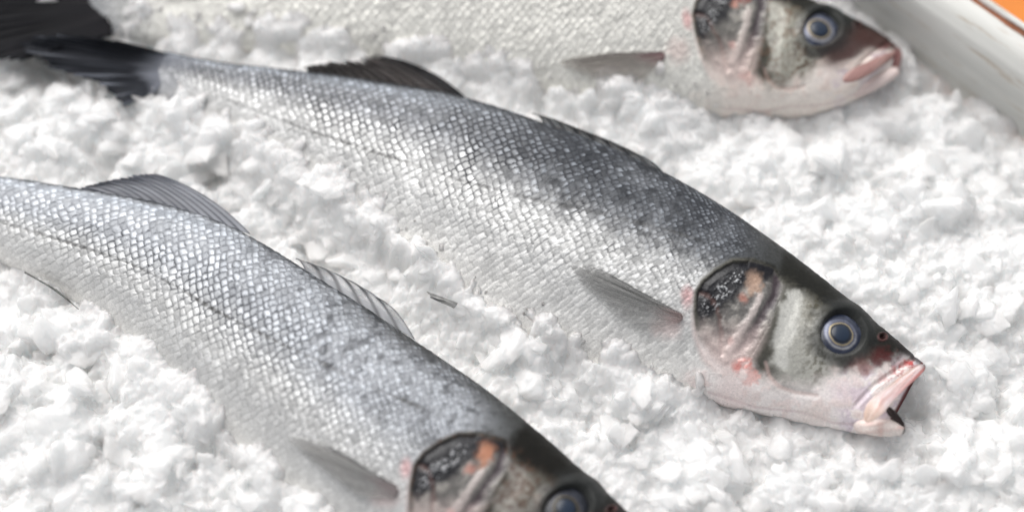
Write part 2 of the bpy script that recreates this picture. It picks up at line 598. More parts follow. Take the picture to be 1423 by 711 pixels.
    hc = mixc(hc, sst(2, -8, poly_sd(x, y, [(1090, 402), (1110, 404), (1118, 420), (1105, 470), (1092, 520), (1070, 505), (1074, 455)]) + 8 * hn) * .9, (.56, .555, .52))
    mott = sst(-.02, .30, hsp + .5 * hf) * sst(8, -10, ch) * sst(1098, 1140, x)
    hc = mixc(hc, mott * .75, (.075, .068, .045))
    hc = mixc(hc, .6 * sst(0, -15, poly_sd(x, y, [(1120, 400), (1160, 425), (1138, 450), (1125, 480), (1105, 430)]) + 9 * hn) * .45, (.09, .08, .05))
    pinkw = np.array((.70, .62, .60))
    hc = mixc(hc, low, (.86, .80, .78))
    hc = mixc(hc, low * sst(1150, 1185, x) * sst(.1, -.4, hn), (.70, .62, .68))
    hc = mixc(hc, sst(.0, .5, hn + .2 * hf) * low * .45, (.72, .56, .53))
    # preopercle margin and lower cheek lines
    dl, _ = seg_d(x, y, [(1064, 503), (1069, 522), (1082, 536), (1105, 545), (1135, 549)])
    hc = mixc(hc, (1 - sst(1.2, 4, dl)) * .45, (.55, .40, .37))
    hgt = hgt - (1 - sst(0, 7, dl)) * .00045 * (head > .3)
    dl2, _ = seg_d(x, y, [(985, 545), (1050, 566), (1110, 572), (1160, 588), (1190, 590)])
    hc = mixc(hc, (1 - sst(.8, 3, dl2)) * .35, (.50, .35, .36))
    hgt = hgt - (1 - sst(0, 5, dl2)) * .0004 * (head > .3)
    cw = look.get('crown', 0)
    if cw:
        hc = mixc(hc, cw * sst(-.1, .5, hsp + .5 * hn) * (1 - low) * sst(20, 40, cr), (.16, .085, .055))
        hc = mixc(hc, cw * sst(.0, .5, -hn + .4 * hsp) * (1 - low) * sst(20, 40, cr) * .6, (.09, .04, .04))
        sn_, _ = seg_d(x, y, [(1185, 515), (1225, 500), (1262, 502)])
        hc = mixc(hc, look.get('snout', 0) * sst(34, 8, sn_ + 8 * hn), (.06, .032, .030))
    hc = hc * np.asarray(look.get('htint', (1, 1, 1)))
    # gill chamber: black to the upper rear, silvery flap in the middle, red below
    gc = np.ones(x.shape + (3,)) * np.array((.11, .105, .10))
    gc = mixc(gc, sst(-.1, .5, hn + .3 * hsp) * .8, (.28, .265, .245))
    gc = mixc(gc, sst(.0, -.5, hn - .3 * hsp) * .6, (.13, .12, .115))
    lx = x + 4 * hn; lyy = y + 4 * hsp
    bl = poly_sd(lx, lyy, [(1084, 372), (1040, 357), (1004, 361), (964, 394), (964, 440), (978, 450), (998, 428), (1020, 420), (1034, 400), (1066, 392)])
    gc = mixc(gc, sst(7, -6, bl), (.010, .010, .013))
    bl2, _ = seg_d(lx, lyy, [(1080, 385), (1076, 410), (1060, 440), (1042, 470), (1028, 490)])
    gc = mixc(gc, (1 - sst(2, 9, bl2)) * .85, (.045, .032, .040))
    hgt = hgt - (1 - sst(0, 12, bl2)) * .0009 * sst(8, 0, gsd)
    bl3, _ = seg_d(lx, lyy, [(972, 405), (990, 415), (1000, 445), (1004, 492)])
    gc = mixc(gc, (1 - sst(1.0, 5, bl3)) * .7, (.09, .05, .045))
    hgt = hgt - (1 - sst(0, 7, bl3)) * .0007 * sst(6, 0, gsd)
    bl4, _ = seg_d(lx, lyy, [(1056, 412), (1036, 450), (1014, 484)])
    gc = mixc(gc, (1 - sst(2, 8, bl4)) * .7, (.50, .44, .42))
    hgt = hgt + (1 - sst(0, 10, bl4)) * .0005 * sst(4, -6, gsd)
    bl5, _ = seg_d(lx, lyy, [(980, 440), (990, 470), (1006, 500)])
    hgt = hgt + (1 - sst(0, 9, bl5)) * .0006 * sst(4, -6, gsd)
    gdx, gdy = look.get('gshift', (0, 0))
    lx, lyy = lx - gdx, lyy - gdy
    fl = np.hypot((lx - 1048) / 1.0, (lyy - 394) / 1.4) + 5 * hsp
    gc = mixc(gc, sst(17, 4, fl) * .8, look.get('gblob', (.40, .27, .20)))
    fl = np.hypot(lx - 1033, lyy - 414)
    gc = mixc(gc, sst(10, 2, fl) * .6, (.46, .19, .14))
    fl = np.hypot(lx - 1015, lyy - 473)
    gc = mixc(gc, sst(9, 1, fl) * .5, (.48, .20, .18))
    lowg = sst(435, 505, y + 10 * hn)
    gc = mixc(gc, lowg * .85, (.74, .60, .57))
    dgl, _ = seg_d(x, y, [(985, 425), (1000, 408), (1018, 392), (1024, 384)])
    bead = sst(.15, .5, fbm(x / 2.4, y / 2.4, seed + 70, 2)) * sst(14, 4, dgl)
    gc = mixc(gc, bead * .7, (.55, .56, .58))
    hgt = hgt + bead * .0004
    # bright throat gap
    body_edge = sst(14, 3, gsd) * (gsd > 0)
    rear_side = (x < 1030) & (y > 385)
    c = mixc(c, body_edge * rear_side * .5 * sst(400, 470, y + 12 * hn), (.70, .50, .47))
    c = mixc(c, sst(13, 2, np.hypot((x - 955) / 1.0, (y - 412) / 1.6) + 4 * hn) * .7, (.55, .30, .30))
    hgt = hgt + np.where(gsd > 0, .0004, -.0007) * sst(11, 1, np.abs(gsd)) * sst(450, 405, y) * (x < 1040) * (x > 950)
    # cheek plate stands proud of the gill flap
    pd_, _ = seg_d(x, y, PREOP)
    side = np.where(gsd < 0, 0.0, 1.0)
    hgt = hgt + (side * .0012 * sst(24, 3, pd_) * (x > 1034) * (y > 395))
    # assemble
    c = mixc(c, head, 0)
    c = c + hc * np.clip(head, 0, 1)[..., None]
    gw = 2.5 + 14 * sst(425, 500, y)
    gm = sst(gw, -gw, gsd + 1.5 * hsp + gw * .4 * hn)
    c = c * (1 - gm[..., None]) + gc * gm[..., None]
    # red blood spots and pink wash
    for (rx, ry, r1, r2, colr, am) in [(1030, 508, 17, 3, (.66, .20, .17), .75), (1045, 520, 16, 5, (.75, .38, .34), .6), (1020, 545, 40, 14, (.74, .60, .58), .5),
                                       (1223, 497, 28, 2, (.085, .022, .022), .85), (1195, 508, 24, 6, (.28, .10, .09), .5),
                                       (1262, 506, 15, 3, (.42, .04, .04), .9), (1245, 516, 15, 3, (.45, .09, .09), .75), (1226, 527, 14, 3, (.55, .25, .24), .5),
                                       (1178, 548, 36, 8, (.74, .62, .66), .6), (1200, 590, 12, 4, (.72, .50, .42), .5),
                                       (1130, 575, 30, 8, (.76, .66, .62), .6)]:
        q = np.hypot(x - rx + 9 * hsp, (y - ry + 10 * hn) * 1.25) + 9 * hn + 5 * hsp + 3 * hf
        c = mixc(c, sst(r1, r2, q) * am * look.get('blood', 1), colr)
    if look.get('snout', 0):
        sn2, _ = seg_d(x, y, [(1190, 505), (1222, 490), (1262, 500)])
        c = mixc(c, look['snout'] * .85 * sst(30, 10, sn2 + 8 * hn + 4 * hsp), (.055, .030, .027))
    q = np.hypot(x - 928, (y - 452) * 1.3) + 7 * hn + 4 * hsp
    c = mixc(c, sst(34, 8, q) * .6, (.60, .47, .45))
    # snout ridge: black tip line
    tipd, _ = seg_d(x, y, [(1236, 462), (1262, 484), (1286, 502)])
    c = mixc(c, (1 - sst(4, 12, tipd + 3 * hn)) * .85, (.02, .017, .017))
    # nostril
    q = np.hypot((x - 1226), (y - 468) * 1.15)
    c = mixc(c, sst(9, 6, q) * sst(3, 6, q) * (.3 + .5 * sst(-.2, .4, hsp)), (.13, .06, .058))
    c = mixc(c, sst(5, 3, q), (.02, .008, .008))
    hgt = hgt + sst(9, 6, q) * sst(3, 6, q) * .0007 - sst(5, 2, q) * .0009
    # eye socket
    er = np.hypot((x - 1170), (y - 462))
    hgt = hgt + sst(50, 34, er) * sst(24, 34, er) * .0016 - sst(33, 24, er) * .0035
    c = mixc(c, sst(60, 36, er + 9 * hn) * .75, (.03, .032, .032))
    # lip fold grooves
    dg, _ = seg_d(x, y, [(1270, 497), (1245, 515), (1215, 535), (1190, 562)])
    hgt = hgt - (1 - sst(0, 6, dg)) * .0009
    # front of the mouth: dark inside
    mouth = sst(16.75, 16.95, tt)
    c = mixc(c, mouth, (.12, .03, .03))
    hdw = np.clip(head, 0, 1)
    crn = sst(50, 30, cr) * hdw
    met = met * (1 - hdw) + hdw * .14 * sst(5, -10, ch) * (1 - low)
    met = np.where(gsd < 0, .10, met) * (1 - .45 * np.clip(fd, 0, 1) * (1 - fleck))
    spc = .34 * (1 - .75 * crn) * (1 - .55 * sst(.16, .04, f)) * (1 - .6 * np.clip(fd, 0, 1))
    rgh = rgh * (1 - hdw) + hdw * (.32 + .1 * hf + .12 * crn)
    c = c * (1 + .10 * hf)[..., None]
    if 'tint' in look:
        c = c * np.asarray(look['tint'])
    c = np.clip(c, .004, .92)
    # belly side out of sight: plain white
    hgt = hgt + hn * .0003 * hdw
    g2 = g + nrm * hgt[..., None]
    # close the two ends
    nextra = 14
    rings = []
    last = g2[-1]; cen_ = last.mean(0); axis = g[-1].mean(0) - g[-20].mean(0); axis /= np.linalg.norm(axis)
    hollow = look.get('hollow', -1)
    for k in range(1, nextra + 1):
        s_ = 1 - (k / nextra)
        off_ = axis * (math.sqrt(1 - s_ * s_) * .004) if hollow < 0 else -axis * (1 - s_) ** .5 * .012
        rings.append(cen_ + (last - cen_) * max(s_, .001) + off_)
    allg = np.concatenate([g2, np.array(rings)])
    ex_c = np.ones((nextra, NT, 3)) * np.array((.10, .03, .03) if hollow > 0 else (.3, .16, .15))
    ac = np.concatenate([c, ex_c])
    am_ = np.concatenate([met, np.zeros((nextra, NT))])
    ar = np.concatenate([rgh, np.full((nextra, NT), .35)])
    as_ = np.concatenate([spc, np.full((nextra, NT), .3)])
    # tail end cap
    t0 = allg[0].mean(0)
    first = [t0 + (allg[0] - t0) * s_ for s_ in (.001, .5)]
    allg = np.concatenate([np.array(first), allg])
    ac = np.concatenate([ac[:2], ac]); am_ = np.concatenate([am_[:2], am_]); ar = np.concatenate([ar[:2], ar]); as_ = np.concatenate([as_[:2], as_])
    fcs = grid_faces(allg.shape[0], NT, wrap_v=True)
    # outward winding
    pa = allg.reshape(-1, 3)
    q = fcs[(NS // 2) * NT + NT_TOP // 2]
    if np.cross(pa[q[1]] - pa[q[0]], pa[q[2]] - pa[q[0]])[2] < 0:
        fcs = fcs[:, ::-1]
    mesh_obj("body", pa, fcs, M_FISH, root, attrs={"col": ac.reshape(-1, 3), "met": am_.ravel(), "rgh": np.clip(ar, .08, 1).ravel(), "spc": as_.ravel()})
    return dict(root=root, g=g2, n=nrm, t=t, look=look, seed=seed)


def loc(fish, cx, cy):
    """canonical pixel -> grid index of a fish"""
    d = (CX - cx) ** 2 + (CY - cy) ** 2
    d = d.copy(); d[:, NT_TOP:] = 1e12
    return np.unravel_index(np.argmin(d), d.shape)


def surf(fish, cx, cy, off=0.0):
    i, j = loc(fish, cx, cy)
    return fish['g'][i, j] + fish['n'][i, j] * off, fish['n'][i, j]


def frame_at(fish, cx, cy):
    i, j = loc(fish, cx, cy)
    g = fish['g']
    n = g * 0
    lo, hi = max(i - 45, 0), min(i + 45, NS - 1)
    jl, jh = max(j - 30, 0), min(j + 30, NT_TOP - 1)
    u = g[hi, j] - g[lo, j]; v = g[i, jh] - g[i, jl]
    nn = np.cross(u, v); nn /= np.linalg.norm(nn)
    if nn[2] < 0:
        nn = -nn
    u /= np.linalg.norm(u)
    w = np.cross(nn, u)
    return g[i, j], u, w, nn


def make_eye(fish, cx=1170, cy=462, rad=33, haze=0.0):
    c, u, w, n = frame_at(fish, cx, cy)
    # socket was dented; seat the eye just proud of the cheek around it
    ring = [surf(fish, cx + 40 * math.cos(a), cy + 40 * math.sin(a))[0] for a in np.linspace(0, 6.28, 12, endpoint=False)]
    c = c + n * (np.dot(np.mean(ring, 0) - c, n) * .9 - .0020)
    n = n * .8 + np.array([0, 0, .3]) + np.array([0, -.06, 0]); n /= np.linalg.norm(n)
    u = u - n * np.dot(u, n); u /= np.linalg.norm(u); w = np.cross(n, u)
    Rr = rad * K * 1.04
    nr, na = 60, 96
    rr = np.linspace(0, 1, nr)[:, None]; aa = np.linspace(0, 2 * math.pi, na, endpoint=False)[None]
    h = .0042 * np.sqrt(np.clip(1 - rr ** 2 * .96, 0, 1)) - .0008
    h = h - .0020 * sst(.97, 1, rr)
    dep = h + 0 * aa
    p = c + (rr * np.cos(aa) * Rr)[..., None] * u + (rr * np.sin(aa) * Rr)[..., None] * w + dep[..., None] * n
    q = rr * rad + 0 * aa
    q = q + (1.1 * fbm(np.cos(aa) * 1.4 + 3, np.sin(aa) * 1.4, 3 + fish['seed'], 3)) * sst(8, 14, q)
    nz = fbm(np.cos(aa) * 3 + rr * 5, np.sin(aa) * 3 + rr * 2, 5 + fish['seed'], 3)
    nzr = fbm(np.cos(aa) * 9 + rr * 2, np.sin(aa) * 9, 15 + fish['seed'], 3)
    col = np.ones(q.shape + (3,)) * np.array((.014, .02, .036))
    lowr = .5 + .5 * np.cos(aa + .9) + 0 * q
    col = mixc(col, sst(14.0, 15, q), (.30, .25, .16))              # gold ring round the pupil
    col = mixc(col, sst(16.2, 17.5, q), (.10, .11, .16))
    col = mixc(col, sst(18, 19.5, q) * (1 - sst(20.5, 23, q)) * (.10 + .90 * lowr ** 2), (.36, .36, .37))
    col = mixc(col, sst(20.5, 24, q), (.022, .028, .05))
    col = mixc(col, sst(-.1, .5, nz) * sst(21, 24, q) * .4, (.13, .15, .21))
    col = mixc(col, sst(29, 33, q), (.022, .024, .028))
    col = col * (1 + .35 * nzr * sst(13, 17, q))[..., None]
    met = sst(14, 15, q) * (1 - sst(22, 24, q)) * .6
    col = col * fish['look'].get('dim', 1.0)
    met = met * fish['look'].get('dim', 1.0)
    f_ = grid_faces(nr, na, wrap_v=True)
    pa = p.reshape(-1, 3)
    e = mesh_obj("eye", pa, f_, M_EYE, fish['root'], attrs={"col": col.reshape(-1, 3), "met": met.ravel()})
    # pupil, a slightly domed dark disc in the ring
    rp = 13.2 * K
    rr2 = np.linspace(0, 1, 24)[:, None]
    hh = .0042 * np.sqrt(np.clip(1 - (rr2 * 13.2 / rad) ** 2 * .96, 0, 1)) - .0008 + .00045 * np.sqrt(1 - rr2 ** 2) + .00003
    pp = c + (rr2 * np.cos(aa) * rp)[..., None] * u + (rr2 * np.sin(aa) * rp)[..., None] * w + (hh + 0 * aa)[..., None] * n
    q2 = rr2 + 0 * aa
    pc = np.ones(q2.shape + (3,)) * np.array((.012, .022, .042))
    pc = mixc(pc, sst(.75, 1, q2), (.006, .007, .010))
    pe = mesh_obj("pupil", pp.reshape(-1, 3), grid_faces(24, na, wrap_v=True), M_EYE, None,
                  attrs={"col": pc.reshape(-1, 3), "met": np.zeros(q2.size)})
    pe.parent = e
    pe.matrix_parent_inverse.identity()
    return e


def surf_h(fish, px, py, dx=0, dy=0):
    """height of the fish's skin under real photo pixels, NaN outside"""
    gx, gy = fish['pp']
    d = (gx - px) ** 2 + (gy - py) ** 2
    k = np.argmin(d)
    return fish['g'][:, :NT_TOP].reshape(-1, 3)[k], fish['n'][:, :NT_TOP].reshape(-1, 3)[k], math.sqrt(d.flat[k])


def fin(fish, name, root_pts, tip_pts, zr, zt, nray, c_mem, c_ray, alpha=(.5, 1), jag=.1, seed=1, on_skin=None, tipcol=None, rootcol=None, branch=1, thick=.00022, side_dark=None, curl=0.0, streak=.0, nu=None, mid_pts=None, fade=0.0):
    """a fan of rays: root and tip polylines in photo pixels, heights zr/zt (m) or lifted off the skin"""
    nu = nu or max(120, nray * 14); nv = 46
    tu = np.linspace(0, 1, nu)
    rp = spl(tu * (len(root_pts) - 1), root_pts); tp = spl(tu * (len(tip_pts) - 1), tip_pts)
    ph = tu * nray
    ray = 0.5 + 0.5 * np.cos(2 * math.pi * ph)                       # 1 on a ray
    rj = _h(np.round(ph), np.round(ph) * 0, seed)
    ext = 1 - jag * (1 - ray) ** 1.0 * (0.4 + rj) - jag * .8 * rj
    v = np.linspace(0, 1, nv)[None]
    pix = rp[:, None] * (1 - v[..., None] * ext[:, None, None]) + tp[:, None] * v[..., None] * ext[:, None, None]
    if mid_pts is not None:
        mp_ = spl(tu * (len(mid_pts) - 1), mid_pts)
        ve = v[..., None] * ext[:, None, None]
        mc = 2 * mp_ - .5 * rp - .5 * tp
        pix = rp[:, None] * (1 - ve) ** 2 + 2 * mc[:, None] * ve * (1 - ve) + tp[:, None] * ve ** 2
    nn = fbm(tu[:, None] * 8 + 0 * v, v * 2 + 0 * tu[:, None], seed + 5, 3)
    z_r = np.interp(tu, np.linspace(0, 1, len(zr)), zr) if np.ndim(zr) else np.full(nu, zr)
    z_t = np.interp(tu, np.linspace(0, 1, len(zt)), zt) if np.ndim(zt) else np.full(nu, zt)
    if on_skin is None:
        z = z_r[:, None] * (1 - v) + z_t[:, None] * v + .0012 * nn * v + curl * np.sin(v * 3) * np.sin(tu[:, None] * 5)
        p = P(pix[..., 0], pix[..., 1], z)
    else:
        # coarse lookup of the skin below, then lift
        cu, cv = 14, 8
        iu = np.linspace(0, nu - 1, cu).astype(int); iv = np.linspace(0, nv - 1, cv).astype(int)
        zz = np.zeros((cu, cv))
        for a_, i_ in enumerate(iu):
            for b_, j_ in enumerate(iv):
                s_, n_, d_ = surf_h(fish, *pix[i_, j_])
                zz[a_, b_] = s_[2] + on_skin[0] + (on_skin[1] - on_skin[0]) * (j_ / (nv - 1))
        zu = np.array([np.interp(np.arange(nv), iv, zz[a_]) for a_ in range(cu)])
        z = np.array([np.interp(np.arange(nu), iu, zu[:, b_]) for b_ in range(nv)]).T
        z = z + .0006 * nn * v
        p = P(pix[..., 0], pix[..., 1], z)
    nb = ph * branch
    fine = 0.5 + 0.5 * np.cos(2 * math.pi * nb)[:, None]
    br = (ray[:, None] ** 3) * (1 - .6 * v) + .7 * fine ** 3 * sst(.25, .7, v)
    br = np.clip(br, 0, 1)
    seg = .82 + .18 * np.cos(v * 120 + rj[:, None] * 6)
    nrm = normals_grid(p)
    if nrm[nu // 2, nv // 2, 2] < 0:
        nrm = -nrm
    rel = br * .00028 * (1 - .6 * v)
    top = p + nrm * (rel + thick / 2)[..., None]
    bot = p - nrm * (rel + thick / 2)[..., None]
    col = np.ones((nu, nv, 3)) * np.asarray(c_mem, float)
    col = mixc(col, br * seg, c_ray)
    col = col * (1 + .35 * nn)[..., None]
    if streak:
        stn = fbm(tu[:, None] * nray * 2.2 + 0 * v, v * 1.2 + 0 * tu[:, None], seed + 9, 3)
        col = mixc(col, sst(.15, .6, stn) * streak * sst(.2, .8, v), (.42, .45, .52))  # thin highlights along the rays, painted as pale streaks
    if rootcol is not None:
        col = mixc(col, sst(.34, .0, v + .25 * nn), rootcol)
    if tipcol is not None:
        col = mixc(col, sst(.6, 1, v + .1 * nn), tipcol)
    if side_dark is not None:
        col = mixc(col, sst(side_dark[0], side_dark[1], tu)[:, None] + 0 * v, side_dark[2])
    alp = alpha[0] + (alpha[1] - alpha[0]) * np.maximum(br, sst(.35, 0, v + 0 * br))
    alp = alp * (1 - fade * sst(.25, .95, tu))[:, None]
    if fade:
        alp = alp * (1 - .55 * sst(.75, 1, v))
    fc = grid_faces(nu, nv)
    n0 = nu * nv
    fb = grid_faces(nu, nv, off=n0)[:, ::-1]
    # rim
    idx = np.arange(n0).reshape(nu, nv)
    loop_ = np.concatenate([idx[:, 0], idx[-1, 1:], idx[::-1, -1][1:], idx[0, ::-1][1:-1]])
    nx = np.roll(loop_, -1)
    rim = np.stack([loop_, loop_ + n0, nx + n0, nx], 1)
    o = mesh_obj(name, np.concatenate([top.reshape(-1, 3), bot.reshape(-1, 3)]), np.concatenate([fc, fb, rim]), M_FIN, fish['root'],
                 attrs={"col": np.tile(np.clip(col, .003, 1).reshape(-1, 3), (2, 1)), "alp": np.tile(np.clip(alp, 0, 1).ravel(), 2)})
    return o


def tube(fish, name, pts, zs, hw, ht, colfun, ns=90, na=48, met=0.05, rgh=.34, power=1.0):
    """soft flattened limb (lip, jaw): centre line in photo pixels"""
    pts = np.asarray(pts, float)
    tt = np.linspace(0, len(pts) - 1, ns)
    c = spl(tt, pts); z = spl(tt, zs)[:, 0]; w_ = spl(tt, hw)[:, 0] * K; h_ = spl(tt, ht)[:, 0] * K
    p0 = P(c[:, 0], c[:, 1], z)
    tg = np.gradient(p0, axis=0); tg /= np.linalg.norm(tg, axis=1, keepdims=True)
    sd_ = np.cross(tg, np.array([0, 0, 1.0])); sd_ /= np.linalg.norm(sd_, axis=1, keepdims=True)
    upv = np.cross(sd_, tg)
    end = np.clip(np.minimum(tt, tt[-1] - tt) / .45, 0, 1)
    end = np.sqrt(1 - (1 - end) ** 2) * .999 + .001
    a = np.linspace(0, 2 * math.pi, na, endpoint=False)
    p = p0[:, None] + sd_[:, None] * (np.cos(a)[None] * (w_ * end)[:, None])[..., None] + upv[:, None] * (np.sin(a)[None] * (h_ * end)[:, None])[..., None]
    nz = fbm(tt[:, None] * 1.1 + np.cos(a) * 1.6, np.sin(a) * 1.6 + 0 * tt[:, None], fish['seed'] + 77, 4)
    n = p - p0[:, None]; n /= np.linalg.norm(n, axis=-1, keepdims=True) + 1e-9
    p = p + n * (nz * .0005)[..., None]
    col = colfun(tt[:, None] / tt[-1] + 0 * a, a[None] + 0 * tt[:, None], nz)
    f_ = grid_faces(ns, na, wrap_v=True)
    return mesh_obj(name, p.reshape(-1, 3), f_, M_FISH, fish['root'], attrs={"col": np.clip(col, .003, 1).reshape(-1, 3),
                    "met": np.full(ns * na, met), "rgh": np.full(ns * na, rgh), "spc": np.full(ns * na, .3)})


ZA = ZT = 0.008
fishA = build_fish("sea_bass", FA_D, FA_V, ZA, dict(hollow=1, net_amt=1.25),
                   "silver sea bass in the middle, whole from dark tail to gaping mouth", 100)
ZTm = 0.007
fishT = build_fish("sea_bass", FT_D, FT_V, ZTm, dict(bands=(.06, .22, .62), silver=(.52, .515, .50), white=(.74, .73, .70), front_dark=.1, net_amt=.7, netw=.35, var=.8, net=.2, tint=(1.0, 1.0, .975), crown=.42, snout=.9, htint=(.96, .95, .92), blood=.3, gshift=(4, -14), gblob=(.48, .10, .07), relief=.10, dome=1.0, flat=.15, netc=(.13, .13, .125), mid=(.30, .30, .295)),
                   "sea bass nearest the white tray wall with its mouth almost closed", 200)
ZBm = 0.010
fishB = build_fish("sea_bass", FB_D, FB_V, ZBm, dict(bands=(.05, .50, .82), mid=(.33, .345, .37), front_dark=.15, lateback=.85, gshift=(8, -6), gblob=(.42, .18, .10), flat=.6, crown=.6, snout=.4, htint=(.55, .52, .50), dim=.25, net_amt=.45, netc=(.075, .08, .09), net=.46, netw=.10, var=.6, dome=.8, blood=.55, relief=.09),  # pale bluish mid tone paints the sky sheen onto its back
                   "blurred bluish silver sea bass on the lower left, farthest from the tray wall", 300)
for fs in (fishA, fishT, fishB):
    gx, gy = proj(fs['g'][:, :NT_TOP].reshape(-1, 3))
    fs['pp'] = (gx, gy)
    make_eye(fs)

# ---- mouths


def lipcol(t, a, nz):
    e = np.cos(a)                                   # +1 towards the open mouth, -1 towards the cheek
    st = fbm(e * 3.5 + t * 2, t * 3 + 3 * np.sin(a), 61, 4)
    c = np.ones(t.shape + (3,)) * np.array((.62, .49, .46))
    c = mixc(c, sst(-.3, .3, st) * .8, (.74, .66, .67))
    c = mixc(c, sst(.0, .5, fbm(e * 5 + t * 3, t * 2 + 4, 67, 3)) * .5, (.50, .26, .24))
    c = mixc(c, sst(-.1, -.8, e) * sst(.75, .1, t) * .8, (.66, .17, .15))
    c = mixc(c, sst(.45, .95, e) * sst(.85, .4, t) * .7, (.30, .20, .15))
    c = mixc(c, sst(.1, .5, nz) * .5, (.66, .36, .31))
    c = mixc(c, sst(.14, .0, t) * .9, (.045, .03, .03))
    c = mixc(c, sst(.62, .9, t) * .6, (.74, .55, .43))
    return c


def jawcol(t, a, nz):
    c = np.ones(t.shape + (3,)) * np.array((.74, .66, .62))
    c = mixc(c, sst(-.1, .5, nz) * .6, (.66, .48, .43))
    c = mixc(c, sst(.0, .5, fbm(t * 6, np.cos(a) * 2 + np.sin(a), 69, 3)) * .4, (.60, .38, .34))
    c = mixc(c, sst(.88, .98, t), (.05, .045, .04))
    return c


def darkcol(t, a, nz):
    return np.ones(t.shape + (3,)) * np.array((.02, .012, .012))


# middle fish: gaping
tube(fishA, "upper_jaw", [(1285, 507), (1270, 519), (1250, 535), (1230, 552), (1216, 567), (1203, 586)], [.012, .0165, .0215, .0265, .0275, .0245],
     [5, 7.5, 9, 10.5, 11.5, 6], [5, 4, 2.6, 2, 1.6, 1.0], lipcol)
tube(fishA, "lower_jaw", [(1186, 588), (1206, 592), (1226, 594), (1244, 595), (1258, 599)], [.009, .0125, .0145, .0145, .014],
     [7, 10.5, 12, 11, 6], [6, 9, 10, 9, 6], jawcol)
tube(fishA, "mouth_shade", [(1232, 566), (1240, 574), (1249, 584), (1257, 593)], [.0175, .0175, .017, .016], [3, 4.5, 4, 2], [7, 9, 8, 4], darkcol)  # solid near-black tube stands in for the shade inside the open mouth


def lipT(t, a, nz):
    c = np.ones(t.shape + (3,)) * np.array((.30, .17, .155))
    c = mixc(c, sst(.0, .5, nz) * .6, (.48, .33, .30))
    c = mixc(c, sst(.18, .0, t) * .9, (.05, .03, .03))
    return c


def jawT(t, a, nz):
    c = np.ones(t.shape + (3,)) * np.array((.68, .57, .54))
    c = mixc(c, sst(.0, .6, nz) * .5, (.60, .42, .40))
    c = mixc(c, sst(.86, .97, t) * .7, (.12, .09, .09))
    return c


tube(fishT, "upper_jaw", [(1247, 69), (1234, 78), (1216, 89), (1194, 101), (1172, 113)], [.0105, .0145, .019, .0235, .026], [5, 7, 8, 10, 6], [6, 5, 4.5, 4, 3], lipT)
tube(fishT, "lower_jaw", [(1176, 132), (1196, 125), (1216, 115), (1236, 104), (1249, 96)], [.006, .009, .0105, .011, .0105], [7, 9, 10, 9, 6], [6, 8, 9, 8, 6], jawT)
tube(fishB, "upper_jaw", [(903, 742), (884, 752), (862, 768), (842, 780)], [.014, .020, .026, .030], [8, 9, 11, 8], [8, 8, 7, 5], lipT)
tube(fishB, "lower_jaw", [(800, 800), (835, 800), (868, 790), (892, 778)], [.016, .018, .018, .014], [13, 13, 11, 8], [12, 12, 10, 7], jawT)

# ---- fins of the middle fish
DRK = (.012, .011, .012)
fin(fishA, "dorsal_fin", [(654, 143), (598, 136), (538, 128), (478, 118), (434, 110)],
    [(512, 75), (500, 78), (470, 84), (440, 88), (418, 92)], ZA + .006, ZA + .012, 13, (.085, .075, .072), (.006, .006, .007), (.80, 1), .13, 11,
    side_dark=(.22, .0, (.014, .014, .016)), branch=2, mid_pts=[(592, 97), (550, 102), (505, 100), (465, 98), (428, 98)])
fin(fishA, "dorsal_fin", [(932, 254), (885, 233), (836, 211), (790, 194), (758, 182)],
    [(868, 211), (836, 194), (800, 179), (765, 165), (738, 158)], ZA + .0105, ZA + .0125, 8, (.10, .105, .11), (.02, .02, .022), (.7, 1), .08, 12,
    mid_pts=[(905, 224), (862, 204), (818, 187), (778, 172), (750, 163)])
fin(fishA, "pectoral_fin", [(947, 436), (949, 440), (948, 444), (944, 448)],
    [(830, 371), (796, 368), (798, 384), (838, 425), (882, 464)], 0, 0, 19, (.21, .212, .21), (.36, .355, .34), (.42, .8), .03, 13, on_skin=(.0009, .0022), fade=.6,
    rootcol=(.42, .33, .32), branch=2, side_dark=(.10, .0, (.10, .10, .10)))
fin(fishA, "tail_fin", [(246, 78), (240, 92), (230, 108), (218, 126)],
    [(160, 56), (78, 48), (28, 56), (46, 84), (96, 104), (135, 116), (170, 150)], ZA, [.022, .020, .016, .012], 19, (.026, .028, .034), (.010, .011, .014), (.94, 1), .07, 14,
    rootcol=(.19, .20, .23), branch=3, streak=.45)
fin(fishA, "pelvic_fin", [(636, 421), (634, 425), (631, 428)], [(590, 404), (592, 408), (598, 413)], .0170, .0200, 5, (.36, .36, .35), (.22, .22, .22), (.85, 1), .2, 15)
# ---- top fish
fin(fishT, "pectoral_fin", [(920, 72), (924, 76), (923, 82), (917, 87)],
    [(845, 74), (790, 82), (775, 90), (808, 104), (858, 122), (890, 116)], 0, 0, 17, (.25, .225, .205), (.38, .35, .32), (.5, .85), .03, 23, on_skin=(.0009, .0022), fade=.6,
    rootcol=(.38, .26, .26), branch=2, side_dark=(.10, .0, (.12, .10, .10)))
fin(fishT, "tail_fin", [(150, -34), (152, -8), (154, 20), (156, 50)],
    [(40, -50), (-40, -45), (-90, -10), (-70, 30), (-40, 72), (20, 86), (80, 66)], ZTm, [.016, .014, .014, .018], 20, (.006, .006, .008), (.002, .002, .003), (.99, 1), .08, 24,
    rootcol=(.014, .013, .015), branch=3, streak=.0)
fin(fishT, "dorsal_fin", [(590, -133), (530, -127), (460, -116), (400, -105)], [(500, -165), (460, -158), (410, -148), (370, -122)], ZTm, ZTm + .003, 12, (.045, .035, .032), DRK, (.8, 1), .1, 25)
